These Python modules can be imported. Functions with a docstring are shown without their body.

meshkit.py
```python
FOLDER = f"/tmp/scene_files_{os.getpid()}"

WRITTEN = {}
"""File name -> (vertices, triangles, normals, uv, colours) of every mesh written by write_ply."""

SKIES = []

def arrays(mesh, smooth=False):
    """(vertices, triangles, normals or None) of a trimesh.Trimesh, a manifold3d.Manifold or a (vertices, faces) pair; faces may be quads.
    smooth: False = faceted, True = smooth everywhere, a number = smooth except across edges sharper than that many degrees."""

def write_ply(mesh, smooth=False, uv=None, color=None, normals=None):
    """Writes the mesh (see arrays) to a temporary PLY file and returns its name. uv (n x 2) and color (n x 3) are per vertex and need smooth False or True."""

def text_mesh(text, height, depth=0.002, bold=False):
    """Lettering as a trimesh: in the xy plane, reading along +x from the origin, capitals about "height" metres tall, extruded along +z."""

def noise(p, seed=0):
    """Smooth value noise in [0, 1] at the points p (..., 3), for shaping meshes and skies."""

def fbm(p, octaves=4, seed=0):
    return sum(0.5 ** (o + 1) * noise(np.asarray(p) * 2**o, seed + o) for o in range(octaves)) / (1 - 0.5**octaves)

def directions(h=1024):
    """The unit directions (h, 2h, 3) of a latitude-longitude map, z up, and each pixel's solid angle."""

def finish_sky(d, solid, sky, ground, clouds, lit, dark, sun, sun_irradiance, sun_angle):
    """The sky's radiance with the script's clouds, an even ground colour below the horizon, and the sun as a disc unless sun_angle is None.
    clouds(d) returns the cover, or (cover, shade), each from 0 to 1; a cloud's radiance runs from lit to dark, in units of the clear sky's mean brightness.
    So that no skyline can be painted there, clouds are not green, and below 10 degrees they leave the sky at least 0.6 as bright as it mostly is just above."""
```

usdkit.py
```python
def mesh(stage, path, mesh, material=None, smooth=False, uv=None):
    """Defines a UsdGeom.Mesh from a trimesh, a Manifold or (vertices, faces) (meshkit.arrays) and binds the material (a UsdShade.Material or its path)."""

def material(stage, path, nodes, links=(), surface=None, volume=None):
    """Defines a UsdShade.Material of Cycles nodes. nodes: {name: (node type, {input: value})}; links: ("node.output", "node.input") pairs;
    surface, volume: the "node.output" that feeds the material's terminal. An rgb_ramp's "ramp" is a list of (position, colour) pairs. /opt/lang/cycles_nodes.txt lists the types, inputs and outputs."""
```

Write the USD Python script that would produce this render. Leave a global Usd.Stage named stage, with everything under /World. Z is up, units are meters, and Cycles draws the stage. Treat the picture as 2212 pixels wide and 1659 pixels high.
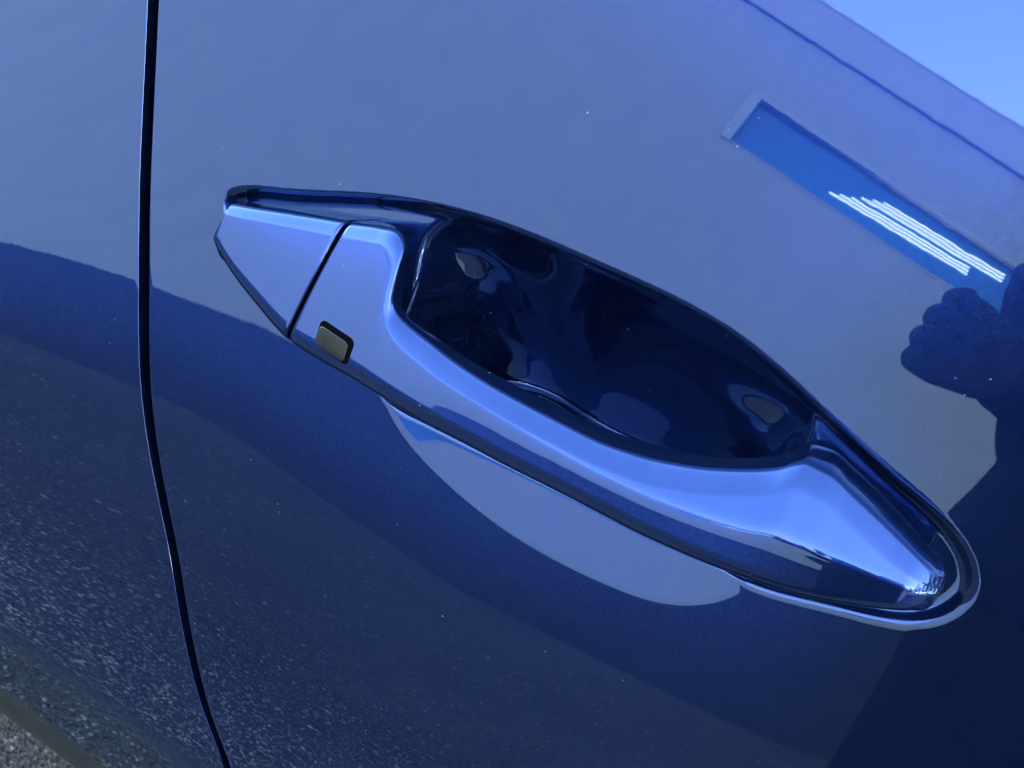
import math, random
import numpy as np, trimesh, manifold3d, shapely, usdkit
from scipy.ndimage import gaussian_filter, gaussian_filter1d
from scipy.interpolate import RectBivariateSpline, PchipInterpolator, splprep, splev
from scipy.spatial import cKDTree
from pxr import Usd, UsdGeom, UsdLux, UsdShade, Gf, Sdf, Vt

random.seed(7)
RNG = np.random.default_rng(7)
stage = Usd.Stage.CreateInMemory()
UsdGeom.SetStageUpAxis(stage, UsdGeom.Tokens.z)
UsdGeom.SetStageMetersPerUnit(stage, 1.0)
stage.SetDefaultPrim(UsdGeom.Xform.Define(stage, '/World').GetPrim())
UsdGeom.Scope.Define(stage, '/World/Looks')

# ------------------------------------------------------------------ camera
Z0 = 0.70                                   # height of the handle's middle above the ground
CAM = np.array([0.0436609, -0.18186074, 0.88061118])
FWD = np.array([-0.16792654, 0.69946438, -0.69465837])
RGT = np.array([0.78241993, 0.52323159, 0.33770958])
UPV = np.array([-0.59968302, 0.48680415, 0.63513935])
cam = UsdGeom.Camera.Define(stage, '/World/camera')
M = np.eye(4); M[0, :3], M[1, :3], M[2, :3], M[3, :3] = RGT, UPV, -FWD, CAM
cam.AddTransformOp().Set(Gf.Matrix4d(M.tolist()))
cam.CreateHorizontalApertureAttr(36.0); cam.CreateVerticalApertureAttr(27.0)
cam.CreateFocalLengthAttr(36.0 * 2000 / 2212)
cam.CreateClippingRangeAttr(Gf.Vec2f(0.005, 500.0))
cam.CreateFStopAttr(32.0); cam.CreateFocusDistanceAttr(0.28)
EXPOSURE = 3.85
cam.CreateExposureAttr(EXPOSURE)

# ------------------------------------------------------------------ sky and sun (sun low behind the building opposite: the car stands in its shade)
SUN_EL, SUN_AZ = math.radians(17), math.radians(180 - 53)      # azimuth measured from +y towards +x
sdir = np.array([math.sin(SUN_AZ) * math.cos(SUN_EL), math.cos(SUN_AZ) * math.cos(SUN_EL), math.sin(SUN_EL)])
usdkit.material(stage, '/World/Looks/sky', {
    'sky': ('sky_texture', {'sky_type': 'single_scattering', 'sun_disc': False, 'sun_elevation': SUN_EL,
                            'sun_rotation': math.atan2(sdir[0], sdir[1]), 'altitude': 100.0, 'aerosol_density': 1.0, 'ozone_density': 1.0}),
    'bg': ('background_shader', {'strength': 0.15})}, [('sky.color', 'bg.color')], surface='bg.background')
dome = UsdLux.DomeLight.Define(stage, '/World/sky')
UsdShade.MaterialBindingAPI.Apply(dome.GetPrim()).Bind(UsdShade.Material.Get(stage, '/World/Looks/sky'))
dome.GetPrim().SetCustomDataByKey('kind', 'structure')
sun = UsdLux.DistantLight.Define(stage, '/World/sun')
sun.CreateNormalizeAttr(True); sun.CreateIntensityAttr(0.8); sun.CreateAngleAttr(0.5)
sun.CreateColorAttr(Gf.Vec3f(1.0, 0.95, 0.88))
zax = sdir; xax = np.cross([0, 0, 1], zax); xax /= np.linalg.norm(xax); yax = np.cross(zax, xax)
M = np.eye(4); M[0, :3], M[1, :3], M[2, :3] = xax, yax, zax
sun.AddTransformOp().Set(Gf.Matrix4d(M.tolist()))

# ------------------------------------------------------------------ helpers
used = {}
def numbered(path):
    n = used.get(path, 0); used[path] = n + 1
    return path if n == 0 else '%s_%03d' % (path, n)
def tag(p, label=None, cat=None, group=None, kind=None):
    for k, v in (('label', label), ('category', cat), ('group', group), ('kind', kind)):
        if v: p.SetCustomDataByKey(k, v)
    return p
def thing(name, label, cat, group=None, loc=(0, 0, 0)):
    x = UsdGeom.Xform.Define(stage, numbered('/World/' + name))
    x.AddTranslateOp().Set(Gf.Vec3d(*map(float, loc)))
    return tag(x.GetPrim(), label, cat, group)
def obj(name, mesh, mat, parent=None, smooth=False):
    base = parent.GetPath().pathString if parent is not None else '/World'
    return usdkit.mesh(stage, numbered(base + '/' + name), mesh, mat, smooth=smooth).GetPrim()
def box(lo, hi):
    lo, hi = np.array(lo, float), np.array(hi, float)
    return trimesh.creation.box(hi - lo, trimesh.transformations.translation_matrix((lo + hi) / 2))
def grid_faces(n, m, flip=False):
    i, j = np.meshgrid(np.arange(n - 1), np.arange(m - 1), indexing='ij'); a = (i * m + j).ravel()
    q = np.stack([a, a + m, a + m + 1, a + 1], 1)
    return q[:, ::-1] if flip else q
def sstep(a, b, v):
    t = np.clip((v - a) / (b - a), 0, 1); return t * t * (3 - 2 * t)
def mat(name, nodes, links, surface, **k):
    return usdkit.material(stage, '/World/Looks/' + name, nodes, links, surface=surface, **k)

# ------------------------------------------------------------------ materials
def paint(name, peel, flake, glow, rough):
    """blue metallic paint under clear coat: broad flake lobe + sharp coat with fine orange peel and dust specks"""
    return mat(name, {
        'geo': ('geometry', {}),
        'pn': ('noise_texture', {'scale': 115.0, 'detail': 2.0}),
        'pb': ('bump', {'strength': 1.0, 'distance': peel}),
        'fn': ('voronoi_texture', {'scale': 2600.0}),
        'fm': ('mix_vector', {'fac': flake}),
        'dv': ('voronoi_texture', {'scale': 190.0, 'randomness': 1.0}),
        'dr': ('map_range', {'from_min': 0.045, 'from_max': 0.075, 'to_min': 1.0, 'to_max': 0.0, 'clamp': True}),
        'dm': ('noise_texture', {'scale': 55.0, 'detail': 3.0}),
        'ds': ('map_range', {'from_min': 0.56, 'from_max': 0.66, 'to_min': 0.0, 'to_max': 1.0, 'clamp': True}),
        'dd': ('math', {'math_type': 'multiply'}),
        'd4': ('math', {'math_type': 'multiply', 'value2': 0.003}), 'df': ('math', {'math_type': 'add'}), 'd3': ('math', {'math_type': 'multiply', 'value2': 0.45}), 'dust': ('diffuse_bsdf', {'color': (0.30, 0.30, 0.32)}),
        'base': ('diffuse_bsdf', {'color': (0.0003, 0.0012, 0.0045)}),
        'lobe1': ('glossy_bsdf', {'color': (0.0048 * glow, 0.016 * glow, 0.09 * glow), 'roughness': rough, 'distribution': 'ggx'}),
        'lobe2': ('glossy_bsdf', {'color': (0.008, 0.014, 0.026), 'roughness': 0.0, 'distribution': 'ggx'}),
        'coat': ('glossy_bsdf', {'color': (0.83, 1.0, 0.98), 'roughness': 0.0, 'distribution': 'ggx'}),
        'a1': ('add_closure', {}), 'a2': ('add_closure', {}),
        'fr': ('fresnel', {'IOR': 1.6}),
        'mx': ('mix_closure', {}), 'md': ('mix_closure', {}),
    }, [('geo.position', 'pn.vector'), ('pn.fac', 'pb.height'), ('geo.position', 'fn.vector'),
        ('geo.normal', 'fm.a'), ('fn.color', 'fm.b'),
        ('geo.position', 'dv.vector'), ('dv.distance', 'dr.value'), ('geo.position', 'dm.vector'), ('dm.fac', 'ds.value'),
        ('dr.result', 'dd.value1'), ('ds.result', 'dd.value2'),
        ('pb.normal', 'coat.normal'), ('pb.normal', 'lobe2.normal'), ('fm.result', 'lobe1.normal'),
        ('base.BSDF', 'a1.closure1'), ('lobe1.BSDF', 'a1.closure2'), ('a1.closure', 'a2.closure1'), ('lobe2.BSDF', 'a2.closure2'),
        ('a2.closure', 'mx.closure1'), ('coat.BSDF', 'mx.closure2'), ('fr.fac', 'mx.fac'), ('pb.normal', 'fr.normal'),
        ('dd.value', 'd3.value1'), ('d3.value', 'df.value1'), ('dm.fac', 'd4.value1'), ('d4.value', 'df.value2'), ('df.value', 'md.fac'), ('mx.closure', 'md.closure1'), ('dust.BSDF', 'md.closure2')], 'md.closure')
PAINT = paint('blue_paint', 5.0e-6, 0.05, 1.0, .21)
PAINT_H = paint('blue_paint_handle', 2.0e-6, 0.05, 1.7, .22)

def plain(name, color, rough=0.5, metallic=0.0, noise=None, bump=0.0, var=0.15, spec=0.5):
    n = {'p': ('principled_bsdf', {'base_color': color, 'roughness': rough, 'metallic': metallic, 'specular_ior_level': spec})}
    l = []
    if noise:
        c = np.array(color)
        n.update({'geo': ('geometry', {}), 'n': ('noise_texture', {'scale': noise, 'detail': 5.0}),
                  'r': ('rgb_ramp', {'ramp': [(0.3, tuple(c * (1 - var))), (0.7, tuple(np.minimum(c * (1 + var), 1)))]})})
        l += [('geo.position', 'n.vector'), ('n.fac', 'r.fac'), ('r.color', 'p.base_color')]
        if bump:
            n['b'] = ('bump', {'strength': 1.0, 'distance': bump}); l += [('n.fac', 'b.height'), ('b.normal', 'p.normal')]
    return mat(name, n, l, 'p.BSDF')
RUBBER = plain('black_rubber', (0.0015, 0.0015, 0.002), 0.8, noise=400.0, bump=5e-5, spec=0.03)
CLADDING = plain('grey_plastic_trim', (0.010, 0.0115, 0.009), 0.55, noise=900.0, bump=8e-5)
BUTTON = plain('brushed_nickel', (0.055, 0.052, 0.045), 0.5, 1.0, noise=160.0, var=0.25)
STUCCO = plain('pale_stucco', (0.46, 0.41, 0.41), 0.9, noise=3.0, bump=0.002, var=0.05)
FASCIA = plain('pale_fascia', (0.53, 0.45, 0.45), 0.7, noise=5.0, var=0.05)
GROOVE = plain('dark_drip_edge', (0.50, 0.43, 0.43), 0.6, noise=5.0)
FRAME = plain('white_window_frame', (0.50, 0.47, 0.48), 0.5, noise=5.0, var=0.03)
PANE = plain('sky_blue_window_glass', (0.012, 0.16, 0.46), 0.08, noise=0.5, var=0.1, spec=0.8)  # sky mirrored in the glass is put into the blue base colour
CLOTH = plain('dark_cloth', (0.012, 0.012, 0.015), 0.95, noise=90.0, bump=0.0008, spec=0.1)
TROUSER = plain('dark_trousers', (0.014, 0.016, 0.024), 0.95, noise=90.0, bump=0.0008, spec=0.1)
SKIN = plain('skin', (0.12, 0.065, 0.045), 0.6, noise=60.0, var=0.08)
GLOVE = plain('dark_glove', (0.016, 0.016, 0.02), 0.8, noise=90.0, spec=0.2)
HAIR = plain('dark_hair', (0.01, 0.008, 0.007), 0.7, noise=200.0)
GLASS = plain('dark_side_glass', (0.005, 0.006, 0.007), 0.03, noise=1.0)
SUN_STONES = plain('sunlit_tone_stones', (0.40, 0.345, 0.30), 0.7, noise=30.0, var=0.6)  # pale colour stands in for a sunlit patch of ground
STONE = plain('asphalt_stone', (0.052, 0.05, 0.042), 0.75, noise=45.0, var=0.75)
def asphalt(name, lo, mid, hi, bump):
    return mat(name, {
        'geo': ('geometry', {}), 'v': ('voronoi_texture', {'scale': 330.0}), 'n': ('noise_texture', {'scale': 60.0, 'detail': 6.0, 'roughness': 0.65}),
        'big': ('noise_texture', {'scale': 1.7, 'detail': 4.0}), 's': ('separate_color', {'color_type': 'rgb'}),
        'r': ('rgb_ramp', {'ramp': [(0.0, lo), (0.55, mid), (0.86, mid), (1.0, hi)]}),
        'rb': ('rgb_ramp', {'ramp': [(0.3, (0.75, 0.75, 0.75)), (0.7, (1.15, 1.15, 1.15))]}),
        'm': ('mix_color', {'blend_type': 'multiply', 'fac': 1.0}), 'h': ('math', {'math_type': 'add'}),
        'b': ('bump', {'strength': 1.0, 'distance': bump}), 'p': ('principled_bsdf', {'roughness': 0.85, 'specular_ior_level': 0.3})},
        [('geo.position', 'v.vector'), ('geo.position', 'n.vector'), ('geo.position', 'big.vector'), ('v.color', 's.color'), ('s.r', 'r.fac'),
         ('big.fac', 'rb.fac'), ('r.color', 'm.a'), ('rb.color', 'm.b'), ('m.result', 'p.base_color'),
         ('v.distance', 'h.value1'), ('n.fac', 'h.value2'), ('h.value', 'b.height'), ('b.normal', 'p.normal')], 'p.BSDF')
SUN_TONE_BAY = asphalt('sunlit_tone_asphalt', (0.036, 0.030, 0.026), (0.088, 0.075, 0.066), (0.30, 0.265, 0.235), 0.003)  # sunlight on the near asphalt is put into this paler colour
ROAD = asphalt('dark_asphalt', (0.012, 0.013, 0.015), (0.017, 0.018, 0.021), (0.03, 0.03, 0.03), 0.001)  # darker far asphalt: lit and shaded ground differ here by colour alone

# ------------------------------------------------------------------ car body skin: lean angle by height, slight twist
KZ = [-.2, .30, .40, .480, .488, .498, .53, .58, .62, .66, .70, .78, .83, .88, 1.3]
KB = [-25, -11, -3.5, -2.5, 0, 8, 11, 16, 21, 23, 22, 21.5, 22, 22.5, 30]
zs = np.linspace(-.1, 1.3, 2801); xs = np.linspace(-.9, .9, 181)
X, Z = np.meshgrid(xs, zs, indexing='ij')
zz = Z - .12 * X * (1 - sstep(.53, .63, Z))
tw = -13 * (1 - sstep(.68, .80, Z)) * sstep(.52, .60, Z)
ex = 2.7 * np.clip((-X - .062) / .115, 0, 2) ** 2 / (1 + .25 * np.clip((-X - .062) / .115, 0, 9) ** 2) * 1.25 * (1 - sstep(.68, .76, Z)) * sstep(.54, .62, Z) - 1.4 * np.clip((X - .02) / .08, 0, 2) * (1 - sstep(.705, .77, Z)) * sstep(.54, .62, Z)
T = np.tan(np.radians(gaussian_filter1d(np.interp(zz, KZ, KB) + tw * X + ex, 8, axis=1)))
FY = np.concatenate([np.zeros((len(xs), 1)), np.cumsum((T[:, 1:] + T[:, :-1]) / 2 * np.diff(zs), axis=1)], 1)
i0 = np.argmin(abs(zs - Z0)); FY -= FY[:, i0:i0 + 1]; FY += (xs ** 2 / 8.)[:, None]
SP = RectBivariateSpline(xs, zs, FY, kx=3, ky=3)
surf = lambda x, z: SP.ev(x, z)
def nrm(x, z):
    n = np.stack([SP.ev(x, z, dx=1), -np.ones_like(z), SP.ev(x, z, dy=1)], -1); return n / np.linalg.norm(n, axis=-1, keepdims=True)
# frame of the handle: s along it, t up across it, n outwards; origin on the skin
O = np.array([0, float(surf(0., Z0)), Z0]); N = nrm(np.array([0.]), np.array([Z0]))[0]
ES = np.array([0.96588983, 0.09713097, 0.24004667]); ES -= N * (ES @ N); ES /= np.linalg.norm(ES); ET = np.cross(ES, N); ET *= np.sign(ET[2])
def place(s, t, nn):
    P = O + np.multiply.outer(s, ES) + np.multiply.outer(t, ET)
    d = (P[..., 1] - surf(P[..., 0], P[..., 2])) / (-N[1])
    return P + (d + nn)[..., None] * N

# outlines measured in millimetres in that frame
PLATE = np.array([(-105.2, 17.8),(-104.8, 20.1),(-100.2, 22.7),(-87.5, 26.5),(-72.1, 31.0),(-57.2, 35.1),(-42.8, 38.3),(-28.6, 40.7),(-14.2, 40.9),(-0.3, 40.9),(13.5, 40.4),(26.9, 39.6),(40.2, 38.3),(53.7, 35.7),(67.7, 30.9),(79.1, 26.4),(89.2, 21.8),(96.2, 18.7),(104.2, 16.2),(110.9, 13.7),(118.1, 10.1),(123.2, 6.1),(126.9, 1.9),(128.6, -2.8),(128.3, -7.9),(125.8, -12.6),(121.6, -16.3),(114.7, -19.4),(101.7, -23.0),(90.0, -25.2),(80.3, -26.7),(63.9, -25.2),(35.4, -22.5),(5.8, -20.5),(-26.0, -17.0),(-60.6, -9.8),(-74.8, -7.3),(-87.0, -0.6),(-97.5, 6.0),(-102.5, 11.7)]) / 1e3
BOWL = np.array([(-38.3, 29.7),(-36.5, 33.6),(-33.0, 36.8),(-26.6, 39.0),(-13.7, 39.2),(0.4, 39.0),(14.2, 38.4),(27.7, 37.5),(41.0, 36.1),(54.5, 33.5),(68.6, 28.7),(77.6, 24.7),(78.6, 20.3),(78.2, 10.7),(78.7, -3.0),(79.2, -17.3),(79.6, -27.6),(73.8, -34.0),(62.8, -40.9),(56.7, -43.2),(47.5, -45.0),(28.3, -43.9),(12.5, -41.3),(1.2, -39.2),(-10.8, -35.8),(-20.9, -31.0),(-29.1, -25.3),(-35.2, -21.0),(-38.7, -11.8),(-38.6, 3.0),(-38.9, 17.3),(-39.0, 24.3)]) / 1e3
GAP = np.array([(723.0, -158.2),(712.2, -152.3),(695.6, -143.2),(678.5, -133.6),(655.3, -119.6),(630.8, -105.0),(620.9, -98.3),(606.1, -87.0),(593.6, -76.7),(580.3, -66.3),(557.6, -51.4),(529.4, -32.1),(505.5, -12.9)]) / 1e3          # (z, x) of the shut line
TT = np.array([(0.0, 6.94, 6.34),(0.0064, 11.9, 2.61),(0.012, 18.51, 1.12),(0.0133, 18.57, 0.9),(0.014, 18.61, 0.77),(0.016, 18.72, 0.43),(0.018, 18.84, 0.1),(0.02, 18.97, -0.22),(0.0205, 19.0, -0.3),(0.022, 18.39, 2.06),(0.024, 14.58, 3.25),(0.026, 12.59, 4.92),(0.028, 12.0, 5.77),(0.0281, 12.0, 5.78),(0.03, 12.59, 5.6),(0.032, 14.14, 4.67),(0.034, 16.39, 3.66),(0.036, 18.55, 3.32),(0.0361, 18.6, 3.32),(0.038, 20.2, 3.0),(0.04, 20.3, 2.7),(0.042, 20.4, 2.41),(0.044, 20.49, 2.12),(0.0444, 20.51, 2.06),(0.046, 20.58, 1.84),(0.048, 20.67, 1.55),(0.05, 20.76, 1.28),(0.0531, 20.9, 0.85),(0.0622, 21.3, -0.36),(0.0717, 21.75, -1.53),(0.0815, 22.27, -2.62),(0.0917, 22.84, -3.61),(0.1022, 23.44, -4.54),(0.1131, 24.07, -5.44),(0.1243, 24.71, -6.34),(0.1359, 25.36, -7.26),(0.1477, 25.99, -8.28),(0.1599, 26.58, -9.34),(0.1724, 27.17, -10.33),(0.1852, 27.78, -11.22),(0.1982, 28.37, -11.91),(0.2115, 28.99, -12.23),(0.2251, 29.82, -12.31),(0.239, 30.55, -12.26),(0.2531, 31.1, -11.99),(0.255, 31.19, -11.92),(0.2579, 31.31, -11.82),(0.2609, 31.42, -11.71),(0.2638, 31.49, -11.61),(0.2668, 31.54, -11.51),(0.2674, 31.54, -11.5),(0.2697, 31.54, -11.44),(0.2727, 31.49, -11.39),(0.2756, 31.38, -11.38),(0.2786, 31.21, -11.38),(0.2815, 30.96, -11.38),(0.2819, 30.92, -11.39),(0.2845, 30.64, -11.4),(0.2874, 30.28, -11.41),(0.2904, 29.88, -11.44),(0.2933, 29.44, -11.46),(0.2963, 28.98, -11.49),(0.2966, 28.93, -11.49),(0.2992, 28.46, -11.52),(0.3022, 27.81, -11.56),(0.3051, 26.96, -11.6),(0.3081, 25.79, -11.64),(0.311, 16.01, -11.7),(0.3115, 15.66, -11.7),(0.314, 14.47, -11.75),(0.3169, 13.68, -11.8),(0.3199, 12.99, -11.86),(0.3228, 12.4, -11.92),(0.3258, 11.93, -11.98),(0.3266, 11.82, -12.0),(0.3287, 11.57, -12.05),(0.3317, 11.28, -12.12),(0.3346, 11.02, -12.19),(0.3376, 10.8, -12.27),(0.3405, 10.6, -12.35),(0.3418, 10.51, -12.39),(0.3435, 10.41, -12.43),(0.3464, 10.23, -12.51),(0.3494, 10.06, -12.59),(0.3523, 9.9, -12.67),(0.3553, 9.74, -12.75),(0.3572, 9.64, -12.8),(0.3582, 9.6, -12.82),(0.3612, 9.46, -12.89),(0.3641, 9.33, -12.95),(0.3671, 9.2, -13.01),(0.37, 9.07, -13.06),(0.3727, 8.95, -13.11),(0.3884, 8.25, -13.4),(0.4041, 7.48, -13.63),(0.42, 6.88, -13.76),(0.4359, 6.41, -13.81),(0.4519, 5.99, -13.84),(0.4679, 5.64, -13.9),(0.4839, 5.36, -14.01),(0.5, 5.11, -14.14),(0.5161, 4.9, -14.25),(0.5321, 4.71, -14.33),(0.5481, 4.57, -14.37),(0.5641, 4.44, -14.4),(0.58, 4.32, -14.43),(0.5959, 4.21, -14.49),(0.6116, 4.16, -14.58),(0.6273, 4.31, -14.69),(0.6428, 4.64, -14.79),(0.6582, 5.03, -14.88),(0.6734, 5.49, -15.01),(0.6885, 6.15, -15.12),(0.7034, 6.92, -15.15),(0.7181, 7.74, -15.1),(0.7326, 8.66, -15.03),(0.7469, 9.73, -14.95),(0.761, 10.9, -14.9),(0.7749, 12.12, -14.86),(0.7885, 13.48, -14.79),(0.8018, 15.17, -14.68),(0.8148, 17.39, -14.67),(0.8276, 18.75, -14.65),(0.8401, 18.59, -14.53),(0.8523, 18.39, -14.25),(0.8641, 17.69, -13.85),(0.8757, 16.58, -13.33),(0.8869, 15.64, -12.71),(0.8978, 14.73, -12.05),(0.9083, 13.82, -11.4),(0.9185, 12.93, -10.73),(0.9283, 12.02, -10.04),(0.9378, 11.13, -9.33),(0.9469, 10.25, -8.6),(0.9556, 9.4, -7.87),(0.9639, 8.59, -7.21),(0.9719, 7.78, -6.64),(0.9795, 6.99, -6.12),(0.9867, 6.21, -5.95),(0.9936, 5.78, -5.54),(1.0, 2.79, -2.68)])                  # handle: fraction, upper edge, lower edge

SA, SB = -0.10449035, 0.118136
N1b = PchipInterpolator([0, .06, .15, .22, .35, .55, .75, .88, 1], np.array([10, 13, 16, 18.5, 23, 28, 31, 29.5, 26.5]) / 1e3)
def N1(q):
    q = np.asarray(q, float); v = N1b(q)
    e = np.clip((q - .955) / .045, 0, 1); v = v * (.60 + .40 * np.sqrt(1 - e ** 2))
    e = np.clip((.034 - q) / .0135, 0, 1); return v * (.35 + .65 * np.sqrt(1 - e ** 2))
N0 = PchipInterpolator([0,.2,.24,.275,.33,.75,.80,.85,.95,1],np.array([-6,-6,0,10,12,12,8,-3,3,9])/1e3)
#<SECT
K0 = PchipInterpolator([0, .2, .33, .45, .6, .8, 1], [.06, .08, .09, .04, .0, -.02, -.03])     # lean of the front face
KT = PchipInterpolator([0, .2, .33, .42, .55, .75, .9, 1], [.26, .27, .27, .38, .50, .54, .52, .5])   # lean of the upper face
MF = PchipInterpolator([0, .3, .5, .72, .85, 1], [.0, .05, .30, .30, .34, .36])                        # where the one turns into the other
DF = PchipInterpolator([0, .3, .5, .72, .85, 1], [1.0, .9, .56, .34, .16, .16])
RR = PchipInterpolator([0, .2, .4, .8, 1], np.array([4.6, 5.6, 5.4, 5.0, 4.0]) / 1e3)         # height of the lower shoulder
def section(q, t1, t2, n0, n1, m=144):
    """closed outline (t, n) of the handle at one station"""
    w = t1 - t2; rr = min(float(RR(q)), .4 * w); tr = t2 + rr; h = n1 - n0; L = t1 - tr; e = min(.0030 + .0020 * float(sstep(.3, .36, q)), .24 * w)
    d = np.linspace(0, L, 60); x = np.clip((d / L - float(MF(q))) / float(DF(q)), 0, 1); k0, kt = float(K0(q)), float(KT(q))
    sl = k0 + (kt - k0) * x * x * (3 - 2 * x); drop = np.concatenate([[0], np.cumsum((sl[1:] + sl[:-1]) / 2 * np.diff(d))])
    nf = lambda t: n1 - np.interp(t - tr, d, drop)
    nt = max(nf(t1), n0 + .12 * h); face = lambda t: max(nf(t), nt)
    c = [(t1 - .1 * w, n0), (t1 - .35 * w, n0), (t2 + .35 * w, n0), (t2 + .1 * w, n0), (t2, n0 + .06 * h), (t2, n0 + .32 * h), (t2 + .10 * rr, n0 + .62 * h), (t2 + .38 * rr, n0 + .86 * h), (tr - .15 * rr, n1 - .02 * h)]
    c += [(t, face(t)) for t in tr + .25 * rr + (t1 - e - tr - .25 * rr) * np.linspace(0, 1, 13)]
    c += [(t1 - .3 * e, nt - .12 * e), (t1, nt - .55 * e), (t1, n0 + .6 * max(nt - e - n0, 0)), (t1, n0 + .08 * h)]
    c = np.array(c); j = len(c); u = np.linspace(0, j, m, endpoint=False); i = np.floor(u).astype(int); f = u - i
    b = [(1 - f) ** 3 / 6, (3 * f ** 3 - 6 * f ** 2 + 4) / 6, (-3 * f ** 3 + 3 * f ** 2 + 3 * f + 1) / 6, f ** 3 / 6]
    r = sum(bb[:, None] * c[(i + g - 1) % j] for g, bb in enumerate(b))
    lo, hi = r[:, 0].min(), r[:, 0].max(); r[:, 0] = t2 + (r[:, 0] - lo) * w / (hi - lo); return r
#>SECT
qd = np.linspace(0, 1, 1601); T1d = PchipInterpolator(TT[:, 0], TT[:, 1] / 1e3)(qd); T1s = gaussian_filter1d(T1d, 9, mode='nearest')
wq = sstep(.25, .28, qd) * (1 - sstep(.36, .40, qd)); T1d = T1d * (1 - wq) + T1s * wq
T1 = lambda q: np.interp(q, qd, T1d)
T2 = PchipInterpolator(TT[:, 0], TT[:, 2] / 1e3)
def closed_spline(P, n=900, s=0.0):
    P = np.vstack([P, P[:1]]); (tck, u) = splprep(P.T, s=s, per=True, k=3)
    return np.array(splev(np.linspace(0, 1, n, endpoint=False), tck)).T
PLATE = closed_spline(PLATE, s=2e-6); BOWL = closed_spline(BOWL, s=8e-6)
def sdf(poly, q):
    d, _ = cKDTree(poly).query(q); ins = shapely.contains_xy(shapely.Polygon(poly), q[:, 0], q[:, 1])
    return np.where(ins, d, -d)

# door grid: columns run forward from the shut line, rows run up
gz = np.argsort(GAP[:, 0]); G = GAP[gz]
G = np.vstack([[.30, G[0, 1] + .09], [.44, G[0, 1] + .035], G, [.85, G[-1, 1] - .062], [1.06, G[-1, 1] - .15]])
gapx = PchipInterpolator(G[:, 0], G[:, 1])
def ramp_axis(spans):
    out = [spans[0][0]]
    for a, b, h in spans:
        k = max(1, int(round((b - a) / h))); out += list(a + (b - a) * (np.arange(k) + 1) / k)
    return np.array(out)
BELT = 1.02
SILL = lambda x: .4005 - .06 * (x + .11)
wz = ramp_axis([(0, .08, .004), (.08, .2, .003), (.2, .265, .0012), (.265, .395, .0006), (.395, .5, .002), (.5, 1.0, .012)])
R = .0008
arc = [(0, .014), (0, .006), (0, R * 1.0)] + [(R * (1 - math.cos(a)), R * (1 - math.sin(a))) for a in np.linspace(.15, math.pi / 2, 7)]
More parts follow.
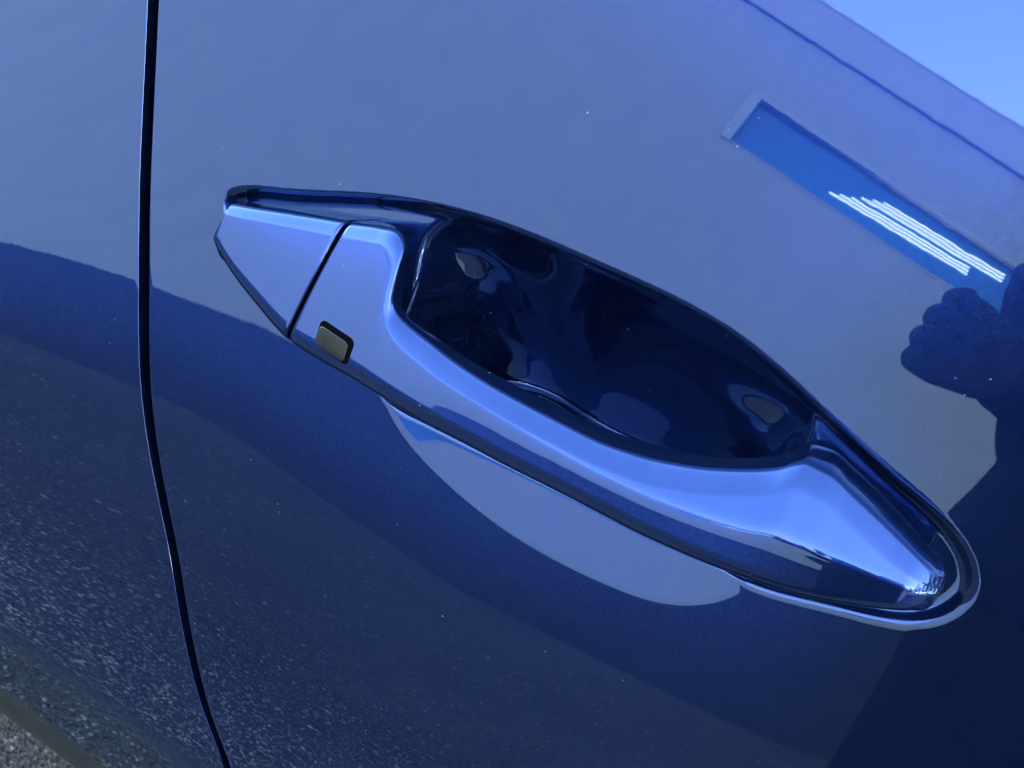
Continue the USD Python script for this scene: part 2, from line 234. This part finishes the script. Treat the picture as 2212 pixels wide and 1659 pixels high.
def panel(side):
    """sheet metal on one side of the shut line, its edge rolled inwards; +1 = door, -1 = rear body side"""
    if side > 0:
        u = ramp_axis([(R, .012, .0011), (.012, .32, .0007), (.32, .46, .003), (.46, .9, .02)])
    else:
        u = ramp_axis([(R, .012, .0011), (.012, .12, .003), (.12, .6, .02)])
    sc = 1.0 if side > 0 else .45
    du = np.array([a[0] * sc for a in arc] + list(u[1:])); dn = np.array([a[1] if a[1] > .002 else a[1] * sc for a in arc] + [0] * (len(u) - 1))
    # rows follow the sill at the bottom, the belt line at the top
    z0 = wz / wz.max()
    zr = .40 + (BELT - .40) * z0
    # dense rows land between z .565 and .80
    zr = ramp_axis([(.40, .52, .0025), (.52, .60, .0025), (.60, .635, .0009), (.635, .785, .0006), (.785, .84, .002), (.84, BELT, .008)]) if side > 0 else ramp_axis([(.40, .84, .0025), (.84, BELT, .01)])
    x = gapx(zr)[None, :] + side * (.0021 + du[:, None])
    z = np.repeat(zr[None, :], len(du), 0)
    k = 1 - sstep(.40, .47, z); z = z + k * (SILL(x) - .40)
    P = np.stack([x, surf(x, z), z], -1)
    n = nrm(x, z)
    dep = np.repeat(dn[:, None], len(zr), 1)
    if side > 0:
        q = P - O; s, t = q @ ES, q @ ET
        near = (s > -.13) & (s < .15) & (t > -.07) & (t < .065)
        pts = np.stack([s[near], t[near]], 1)
        dP, dB = sdf(PLATE, pts), sdf(BOWL, pts)
        # shallow plate with a crisp upper step, fading out round the rear tip
        fade = sstep(-.1085, -.103, pts[:, 0])
        st = np.clip(dP / .0028, 0, 1); pl = .0033 * (st * st * (3 - 2 * st)) * fade * (1 - .4 * (1 - sstep(-.02, .0, pts[:, 1])))
        # deep finger bowl: long slope under the upper lip, deepest behind the grip, shallow ramp out at the bottom
        def smin(a, b, k): h = np.clip(.5 + .5 * (b - a) / k, 0, 1); return b * (1 - h) + a * h - k * h * (1 - h)
        lo_ = BOWL[(BOWL[:, 1] < .004)]; lo_ = lo_[np.argsort(lo_[:, 0])]
        db = pts[:, 1] - np.interp(pts[:, 0], lo_[:, 0], lo_[:, 1])
        # upper dish: soft function of the distance to the rim (outline carried on downwards behind the grip)
        up_ = BOWL[BOWL[:, 1] > -.012]; up_ = np.roll(up_, -np.argmax(np.hypot(*np.diff(np.vstack([up_, up_[:1]]), axis=0).T)) - 1, 0)
        if up_[0, 0] > up_[-1, 0]: up_ = up_[::-1]
        dish = np.vstack([up_, [[.080, -.13], [-.041, -.13]]])
        box_ = (s > -.09) & (s < .13) & (t > -.1) & (t < .065); dq = np.zeros_like(dep); dq[box_] = sdf(dish, np.stack([s[box_], t[box_]], 1))
        dq = np.clip(dq, -.004, 1); sm = gaussian_filter(dq, (19, 22)); kk = sstep(.0015, .022, dq); dq = dq * (1 - kk) + sm * kk
        gs = np.abs(np.gradient(gaussian_filter(dq, (9, 10)), axis=0)) / .0007; endw = gaussian_filter(np.clip(gs, 0, 1.2) ** 2, (22, 24))[near]
        dq = np.maximum(dq[near], 0); f1 = (1.28 * dq - 8.2 * np.minimum(dq, .09) ** 2) * (1 + 1.1 * np.minimum(endw, 1))
        t0 = np.interp(pts[:, 0], [-.032, -.009, .021, .050, .077], np.array([-19.4, -21.2, -23.0, -24.7, -23.8]) / 1e3)      # hidden line behind the grip
        f2 = .19 * db + 20.0 * np.clip(pts[:, 1] - t0, 0, 1)
        bowl = np.where(dB > 0, smin(f1, f2, np.maximum(np.minimum(.002, .8 * dB), 1e-5)), 0)
        bb = np.zeros_like(dep); bb[near] = np.maximum(bowl, 0); dBg = np.full_like(dep, -1.); dBg[near] = dB
        keep = sstep(.0005, .005, dBg); bowl = (bb * (1 - keep) + gaussian_filter(bb, 1.2) * keep)[near]
        w = np.maximum(sstep(-.02, 0, pts[:, 1]), 1 - sstep(0, .010, dB))
        dd = np.zeros_like(dep); dd[near] = np.maximum(np.where(dB > 0, pl * w + np.maximum(bowl, 0), pl), 0)
        dep = dep + gaussian_filter(dd, .9)
    P = P - dep[..., None] * n
    return P.reshape(-1, 3), grid_faces(*P.shape[:2], flip=(side < 0))

car = thing('car', 'deep blue metallic car side with a body coloured door handle, filling the frame', 'car')
door = obj('door_panel', panel(1), PAINT, car, smooth=True)
rear = obj('rear_side_panel', panel(-1), PAINT, car, smooth=True)
# rubber seal at the bottom of the shut line
zr = np.linspace(.42, BELT, 160); pr = []
for du in (-.006, .006):
    x = gapx(zr) + du; pr.append(np.stack([x, surf(x, zr), zr], 1) - .0115 * nrm(x, zr))
obj('door_seal', (np.vstack(pr), grid_faces(2, len(zr))), RUBBER, car, smooth=True)
# grey sill cladding below the painted body
def sheet(xa, rows):
    P = np.array([[f(x) for f in rows] for x in xa]); return P.reshape(-1, 3), grid_faces(len(xa), len(rows))
sx = np.linspace(-.75, .75, 76)
prof = []
for dz, dn in ((.004, .004), (-.0005, .0045), (-.003, .0015), (-.012, -.001), (-.03, -.0005), (-.045, .003), (-.056, .010), (-.064, .020), (-.07, .04), (-.075, .09)):
    prof.append(lambda x, dz=dz, dn=dn: [x, float(surf(x, SILL(x))) + dn, SILL(x) + dz])
obj('sill_cladding', sheet(sx, prof[::-1]), CLADDING, car, smooth=True)
# upper body, out of frame: side glass and roof keep the sun off the door
xa = np.linspace(-1.1, 1.3, 13)
belt_y = lambda x: float(surf(np.clip(x, -.85, .85), BELT))
obj('side_window', sheet(xa, [lambda x: [x, belt_y(x) + .012, BELT - .004], lambda x: [x, belt_y(x) + .07, BELT + .17], lambda x: [x, belt_y(x) + .18, BELT + .33]]), GLASS, car, smooth=True)
obj('roof', sheet(xa, [lambda x: [x, belt_y(x) + .165, BELT + .325], lambda x: [x, belt_y(x) + .22, BELT + .38], lambda x: [x, belt_y(x) + .40, BELT + .42], lambda x: [x, belt_y(x) + 1.2, BELT + .42]]), PAINT, car, smooth=True)

obj('underbody', box((-1.1, -.025, .20), (1.3, 1.72, .27)), RUBBER, car)
obj('far_side', sheet(xa, [lambda x: [x, 1.70, .22], lambda x: [x, 1.76, .6], lambda x: [x, 1.68, BELT], lambda x: [x, 1.5, BELT + .33], lambda x: [x, 1.2, BELT + .419]]), PAINT, car, smooth=True)

# ------------------------------------------------------------------ door handle
def ring(q, shrink=0.0):
    r = section(q, float(T1(q)) - shrink, float(T2(q)) + shrink, float(N0(q)) + shrink * .5, float(N1(q)) - shrink)
    k = .17 * sstep(.06, .15, q) * (1 - sstep(.235, .37, q))             # the seam leans back a little
    return place(SA + q * (SB - SA) + k * (r[:, 0] - .008), r[:, 0], r[:, 1])
def loft(rings):
    k, m = len(rings), len(rings[0]); V = np.vstack(rings); F = []
    j = np.arange(m); jn = (j + 1) % m
    for i in range(k - 1):
        F.append(np.stack([i * m + j, i * m + jn, (i + 1) * m + jn], 1)); F.append(np.stack([i * m + j, (i + 1) * m + jn, (i + 1) * m + j], 1))
    c0, c1 = len(V), len(V) + 1; V = np.vstack([V, rings[0].mean(0), rings[-1].mean(0)])
    F.append(np.stack([np.full(m, c0), jn, j], 1)); F.append(np.stack([np.full(m, c1), (k - 1) * m + j, (k - 1) * m + jn], 1))
    t = trimesh.Trimesh(V, np.vstack(F), process=False)
    if t.volume < 0: t.invert()
    return t
QS = .1995; GQ = .0045 / 2
edge = [(0, .0010), (.0008, .0005), (.0022, .00015), (.0045, 0)]
qa = np.concatenate([np.linspace(.0206, .04, 24), np.linspace(.043, QS - GQ - .006, 50)])
cap = [ring(q) for q in qa] + [ring(QS - GQ - d, s) for d, s in edge[::-1]]
qb = np.concatenate([np.linspace(QS + GQ + .006, .28, 24), np.linspace(.282, .36, 60), np.linspace(.364, .78, 90), np.linspace(.785, .95, 50), 1 - .048 * np.cos(np.linspace(0, math.pi / 2, 40))])
grip = [ring(QS + GQ + d, s) for d, s in edge] + [ring(q) for q in qb]
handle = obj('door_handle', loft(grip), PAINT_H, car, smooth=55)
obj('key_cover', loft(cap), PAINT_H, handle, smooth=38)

# touch button let into the front of the handle
def on_front(s, t):
    """outermost point of the handle at (s, t) and the outward normal there"""
    def top(s, t):
        q = (s - SA) / (SB - SA); n0, n1 = float(N0(q)), float(N1(q))
        r = section(q, float(T1(q)), float(T2(q)), n0, n1, 400); tt, nn = r[:, 0], r[:, 1]
        f = nn > (n0 + (n1 - n0) * .42); o = np.argsort(tt[f]); return place(np.array(s), np.array(t), np.array(np.interp(t, tt[f][o], nn[f][o])))
    p = top(s, t); e = 4e-4
    n = np.cross(top(s + e, t) - top(s - e, t), top(s, t + e) - top(s, t - e)); n /= np.linalg.norm(n)
    return p, n if n[1] < 0 else -n
def rounded(w, h, r, k=7):
    return np.array([(cx * (w / 2 - r) + r * math.cos(a), cy * (h / 2 - r) + r * math.sin(a))
                     for cx, cy, a0 in ((1, 1, 0), (-1, 1, 90), (-1, -1, 180), (1, -1, 270)) for a in np.radians(np.linspace(a0, a0 + 90, k))])
def patch(cs, ct, skew, outline_levels):
    """stack of outlines (w, h, r, lift) draped on the handle front"""
    rows = []
    for w, h, r, lift in outline_levels:
        o = rounded(w, h, r); row = []
        for x, y in o:
            p, n = on_front(cs + x, ct + y + skew * x); row.append(p + n * lift)
        rows.append(np.array(row))
    return loft(rows)
BC = (-.0464, -.0022)
obj('button_recess', patch(*BC, -.1, [(.0126, .0076, .0018, -.001), (.0126, .0076, .0018, .0003), (.0118, .0068, .0015, .0004)]), RUBBER, handle, smooth=30)
obj('touch_button', patch(BC[0] - .0006, BC[1] - .0006, -.1, [(.0108, .0056, .0013, -.0006), (.0108, .0056, .0013, .0005), (.0102, .0050, .0011, .0008), (.007, .003, .0005, .00085)]), BUTTON, handle, smooth=30)

# ------------------------------------------------------------------ ground
def flat(x0, x1, y0, y1, z):
    return np.array([[x0, y0, z], [x1, y0, z], [x1, y1, z], [x0, y1, z]], float), np.array([[0, 1, 2], [0, 2, 3]])
tag(obj('ground', flat(-90, 90, -90, 90, -.004), ROAD), kind='structure', label='dark asphalt running out to the building')
tag(obj('parking_bay', flat(-14, 14, -2.75, 3, 0), SUN_TONE_BAY), kind='structure', label='speckled grey asphalt beside the car, sunlight put into its paler tone')
ico = trimesh.creation.icosahedron()
def stones(count, xr, yr, sizes):
    V, F, c0 = [], [], 0
    for k in range(count):
        x = RNG.uniform(*xr); y = yr(RNG)
        r = RNG.choice(sizes) * RNG.uniform(.8, 1.25)
        v = ico.vertices * (1 + .2 * RNG.standard_normal(12))[:, None] * np.array([r, r * RNG.uniform(.6, 1), r * .6])
        a = RNG.uniform(0, math.pi * 2); c, s = math.cos(a), math.sin(a)
        V.append(v @ np.array([[c, s, 0], [-s, c, 0], [0, 0, 1]]) + [x, y, r * .15]); F.append(ico.faces + c0); c0 += 12
    return np.vstack(V), np.vstack(F)
tag(obj('asphalt_stones', stones(16000, (-.75, .15), lambda g: g.uniform(-.42, .02), [.0007, .001, .0014, .0019]), STONE), kind='stuff', label='small dull stones showing in the asphalt beside the sill')
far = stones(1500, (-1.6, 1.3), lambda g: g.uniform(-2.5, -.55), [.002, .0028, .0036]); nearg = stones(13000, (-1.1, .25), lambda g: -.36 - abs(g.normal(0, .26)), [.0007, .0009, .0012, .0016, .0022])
tag(obj('sunlit_patch_stones', (np.vstack([nearg[0], far[0]]), np.vstack([nearg[1], far[1] + len(nearg[0])])), SUN_STONES), kind='stuff', label='pale stones standing in for sunlight on the asphalt a step away from the car')

# ------------------------------------------------------------------ building opposite (seen mirrored in the paint)
WY, TOP_Z = -9.0, 5.43
bl = thing('building', 'pale lavender building with a long ribbon window mirrored in the paint', 'building')
wx0, wx1, wz0, wz1 = -1.5, 4.6, 3.67, 4.25
BX0, BX1 = -60.0, 22.0
obj('wall', trimesh.util.concatenate([box((BX0, WY - .3, 0), (BX1, WY, wz0)), box((BX0, WY - .3, wz1), (BX1, WY, TOP_Z - .42)),
                                      box((BX0, WY - .3, wz0), (wx0, WY, wz1)), box((wx1, WY - .3, wz0), (BX1, WY, wz1)),
                                      box((BX0, WY - 7, 0), (BX0 + .3, WY - .3, TOP_Z - .42)), box((BX1 - .3, WY - 7, 0), (BX1, WY - .3, TOP_Z - .42)),
                                      box((BX0, WY - 7.3, 0), (BX1, WY - 7, TOP_Z - .42))]), STUCCO, bl)
obj('fascia', box((BX0 - .1, WY - 7.3, TOP_Z - .40), (BX1 + .1, WY + .05, TOP_Z - .018)), FASCIA, bl)
obj('drip_edge', box((BX0 - .05, WY - 7.2, TOP_Z - .406), (BX1 + .05, WY + .049, TOP_Z - .40)), GROOVE, bl)
obj('roof', box((BX0 - .12, WY - 7.35, TOP_Z - .018), (BX1 + .12, WY + .06, TOP_Z)), GROOVE, bl)
wn = obj('window_frame', trimesh.util.concatenate([box((wx0 - .0, WY - .1, wz0), (wx0 + .14, WY + .03, wz1)), box((wx0 + .14, WY - .1, wz1 - .03), (wx1, WY + .02, wz1)), box((wx0 + .14, WY - .1, wz0), (wx1, WY + .01, wz0 + .015))]), FRAME, bl)
obj('pane', box((wx0 + .14, WY - .12, wz0 + .015), (wx1, WY - .10, wz1 - .03)), PANE, wn)
LAMP = mat('lit_tube', {'e': ('emission', {'color': (1.0, 0.97, 0.9), 'strength': 2.2})}, [], 'e.emission')
for x0, x1, z, dz in ((-.42, 1.25, 3.84, .13), (-.12, 1.58, 3.98, .13)):
    for k in range(3):
        g = z - .01 + k * .037
        tube = trimesh.creation.cylinder(.0042, x1 - x0 - .12 * k, sections=10)
        tube.apply_transform(trimesh.transformations.rotation_matrix(math.pi / 2, [0, 1, 0])); tube.apply_transform(trimesh.transformations.rotation_matrix(-math.atan2(dz * .6, x1 - x0), [0, 1, 0]))
        tube.apply_translation([(x0 + x1) / 2 + .05 * k, WY - .08, g + dz * .3]); obj('light_tube', tube, LAMP, wn)

# ------------------------------------------------------------------ trees beyond the car's front end (mirrored in the handle)
LEAF = mat('purple_leaf', {'o': ('geometry', {}), 'n': ('noise_texture', {'scale': 1.6, 'detail': 3.0}), 'r': ('rgb_ramp', {'ramp': [(0.3, (0.05, 0.025, 0.035)), (0.7, (0.16, 0.08, 0.10))]}),
                           'd': ('diffuse_bsdf', {}), 't': ('translucent_bsdf', {}), 'm': ('mix_closure', {'fac': 0.35})},
           [('o.position', 'n.vector'), ('n.fac', 'r.fac'), ('r.color', 'd.color'), ('r.color', 't.color'), ('d.BSDF', 'm.closure1'), ('t.BSDF', 'm.closure2')], 'm.closure')
BARK = plain('bark', (0.06, 0.045, 0.035), 0.9, noise=9.0, bump=0.01, var=0.4)
def tree(x, y, hgt, label):
    t = thing('tree', label, 'tree', 'trees beyond the front of the car', (x, y, 0))
    limbs = []
    def limb(a, b, r0, r1):
        limbs.append(manifold3d.Manifold.batch_hull([manifold3d.Manifold.sphere(r, 10).translate([float(v) for v in p]) for p, r in ((a, r0), (b, r1))]))
    top = V3(.1, 0, hgt * .5); limb(V3(0, 0, 0), top, .16, .10); cl = []
    for k in range(16):
        a = RNG.uniform(0, 2 * math.pi); e = top * RNG.uniform(.7, 1.0) + V3(math.cos(a), math.sin(a), 0) * RNG.uniform(.5, 1.7) + V3(0, 0, hgt * RNG.uniform(.05, .46))
        limb(top * RNG.uniform(.6, 1.0), e, .06, .02); cl.append((e, RNG.uniform(.45, .85)))
    obj('trunk', manifold3d.Manifold.batch_boolean(limbs, manifold3d.OpType.Add), BARK, t)
    n = 5200; P = np.empty((n, 3)); idx = RNG.integers(0, len(cl), n); g = RNG.standard_normal((n, 3)); g /= np.linalg.norm(g, axis=1, keepdims=True)
    P = np.array([cl[i][0] for i in idx]) + g * (np.array([cl[i][1] for i in idx]) * RNG.uniform(.25, 1, n) ** .5)[:, None] * [1, 1, .8]
    u = RNG.standard_normal((n, 3)); u /= np.linalg.norm(u, axis=1, keepdims=True); v = np.cross(u, RNG.standard_normal((n, 3))); v /= np.linalg.norm(v, axis=1, keepdims=True)
    L = RNG.uniform(.06, .12, n)[:, None]; V = np.stack([P - u * L, P + v * L * .45, P + u * L, P - v * L * .45], 1).reshape(-1, 3)
    obj('crown', (V, np.arange(4 * n).reshape(-1, 4)), LEAF, t)
V3 = lambda *a: np.array(a, float)
bw = thing('added_glow_wall', 'added unseen wall behind the purple leaved trees that hides the horizon glow', 'wall')  # unseen wall, added to keep horizon glow out of the finger bowl
obj('wall', box((12.0, -8.6, 0), (12.25, 16, 2.3)), FASCIA, bw); obj('coping', box((11.96, -8.64, 2.3), (12.29, 16.04, 2.38)), GROOVE, bw)
tree(6.2, -5.2, 5.6, 'purple leaved tree nearest the building corner')
tree(7.4, -2.2, 6.2, 'tall purple leaved tree in the middle of the row')
tree(6.6, .9, 5.4, 'purple leaved tree farthest from the building')
tree(9.5, -6.4, 6.6, 'purple leaved tree standing behind the row, in front of the added wall')

# ------------------------------------------------------------------ person standing in front of the door (seen mirrored in the paint)
def hulls(chains, edge=.012, it=12):
    J = []
    for ch in chains:
        for (p, r), (p2, r2) in zip(ch[:-1], ch[1:]):
            a = [manifold3d.Manifold.sphere(q[1], 20).translate([float(v) for v in q[0]]) for q in ((p, r), (p2, r2))]
            J.append(manifold3d.Manifold.batch_hull(a))
    m = manifold3d.Manifold.batch_boolean(J, manifold3d.OpType.Add).refine_to_length(edge).to_mesh()
    t = trimesh.Trimesh(m.vert_properties[:, :3], m.tri_verts)
    trimesh.smoothing.filter_taubin(t, iterations=it); return t
V3 = lambda *a: np.array(a, float)
px, py = .51, -.82
sL, sR = V3(px - .165, py, 1.31), V3(px + .165, py, 1.31)
eL, eR = V3(px - .15, py + .10, .985), V3(px + .23, py + .03, 1.02)
wL, wR = V3(px - .28, py + .24, .940), V3(px + .22, py + .20, .86)
hips = V3(px + .03, py, .86)
pr_ = thing('person', 'person in dark jacket facing the door, mirrored in the paint at right', 'person')
head = [[(V3(px, py - .01, 1.30), .055), (V3(px, py + .01, 1.40), .05)], [(V3(px, py + .005, 1.475), .078), (V3(px, py + .035, 1.445), .062), (V3(px, py + .055, 1.405), .04)], [(V3(px, py + .01, 1.50), .082), (V3(px, py - .01, 1.49), .08)],
        [(V3(px, py + .10, 1.47), .010), (V3(px, py + .108, 1.445), .014)], [(V3(px - .078, py, 1.47), .012), (V3(px - .080, py - .005, 1.445), .010)], [(V3(px + .078, py, 1.47), .012), (V3(px + .080, py - .005, 1.445), .010)]]
def hand(w, d, up, side):
    d, up = d / np.linalg.norm(d), up / np.linalg.norm(up); lat = np.cross(d, up); ch = [[(w, .024), (w + d * .03, .022)]]
    for k, (ln, o) in enumerate(((.040, .030), (.046, .011), (.043, -.009), (.034, -.027))):
        b = w + d * .075 + up * o; kn = b + d * ln * .8; ch.append([(w + d * .02 + up * o * .6, .019), (b, .0135), (kn, .0118), (kn + d * ln * .45 + lat * side * .022, .010)])
    th = w + d * .025 + up * .035; ch.append([(w + d * .015 + up * .01, .016), (th, .012), (th + d * .022 + up * .026, .0105), (th + d * .034 + up * .048, .009)])
    return ch
obj('head', hulls(head, .006, 6), SKIN, pr_, smooth=True)
for ch in (hand(wL, wL - eL + V3(-.03, 0, 0), V3(0, 0, 1), 1), hand(wR, wR - eR, V3(-.3, .2, .6), -1)):
    obj('gloved_hand', hulls(ch, .005, 6), GLOVE, pr_, smooth=True)
obj('hair', hulls([[(V3(px, py - .015, 1.525), .088), (V3(px, py - .035, 1.46), .078)], [(V3(px, py - .03, 1.52), .08), (V3(px, py + .03, 1.545), .06)]]), HAIR, pr_, smooth=True)
obj('jacket', hulls([[(V3(px, py - .01, 1.36), .075), (V3(px, py, 1.30), .10)], [(sL, .072), (V3(px, py, 1.27), .115), (sR, .072)], [(V3(px - .10, py, 1.22), .115), (V3(px - .07, py, .98), .09), (V3(px - .045, py, .80), .12)], [(V3(px + .10, py, 1.22), .115), (V3(px + .085, py, .98), .105), (V3(px + .09, py, .82), .115)], [(V3(px - .09, py, 1.0), .11), (V3(px + .09, py, 1.0), .11)], [(V3(px - .045, py, .81), .118), (V3(px + .09, py, .84), .112)],
                      [(sL, .068), (eL, .058), (wL + (eL - wL) * .12, .036)], [(sR, .068), (eR, .05), (wR + (eR - wR) * .12, .036)]]), CLOTH, pr_, smooth=True)
obj('trousers', hulls([[(hips, .12), (V3(px - .03, py, .72), .092), (V3(px + .035, py + .02, .47), .066), (V3(px + .0, py - .02, .09), .052)], [(hips, .12), (V3(px + .10, py, .80), .095), (V3(px + .17, py + .02, .47), .064), (V3(px + .2, py - .02, .09), .054)]]), TROUSER, pr_, smooth=True)
for s_ in (-1, 1):
    obj('shoe', hulls([[(V3(px + .1 + s_ * .10, py - .05, .045), .043), (V3(px + .1 + s_ * .11, py + .10, .038), .036), (V3(px + .1 + s_ * .115, py + .16, .03), .028)]]), RUBBER, pr_, smooth=True)
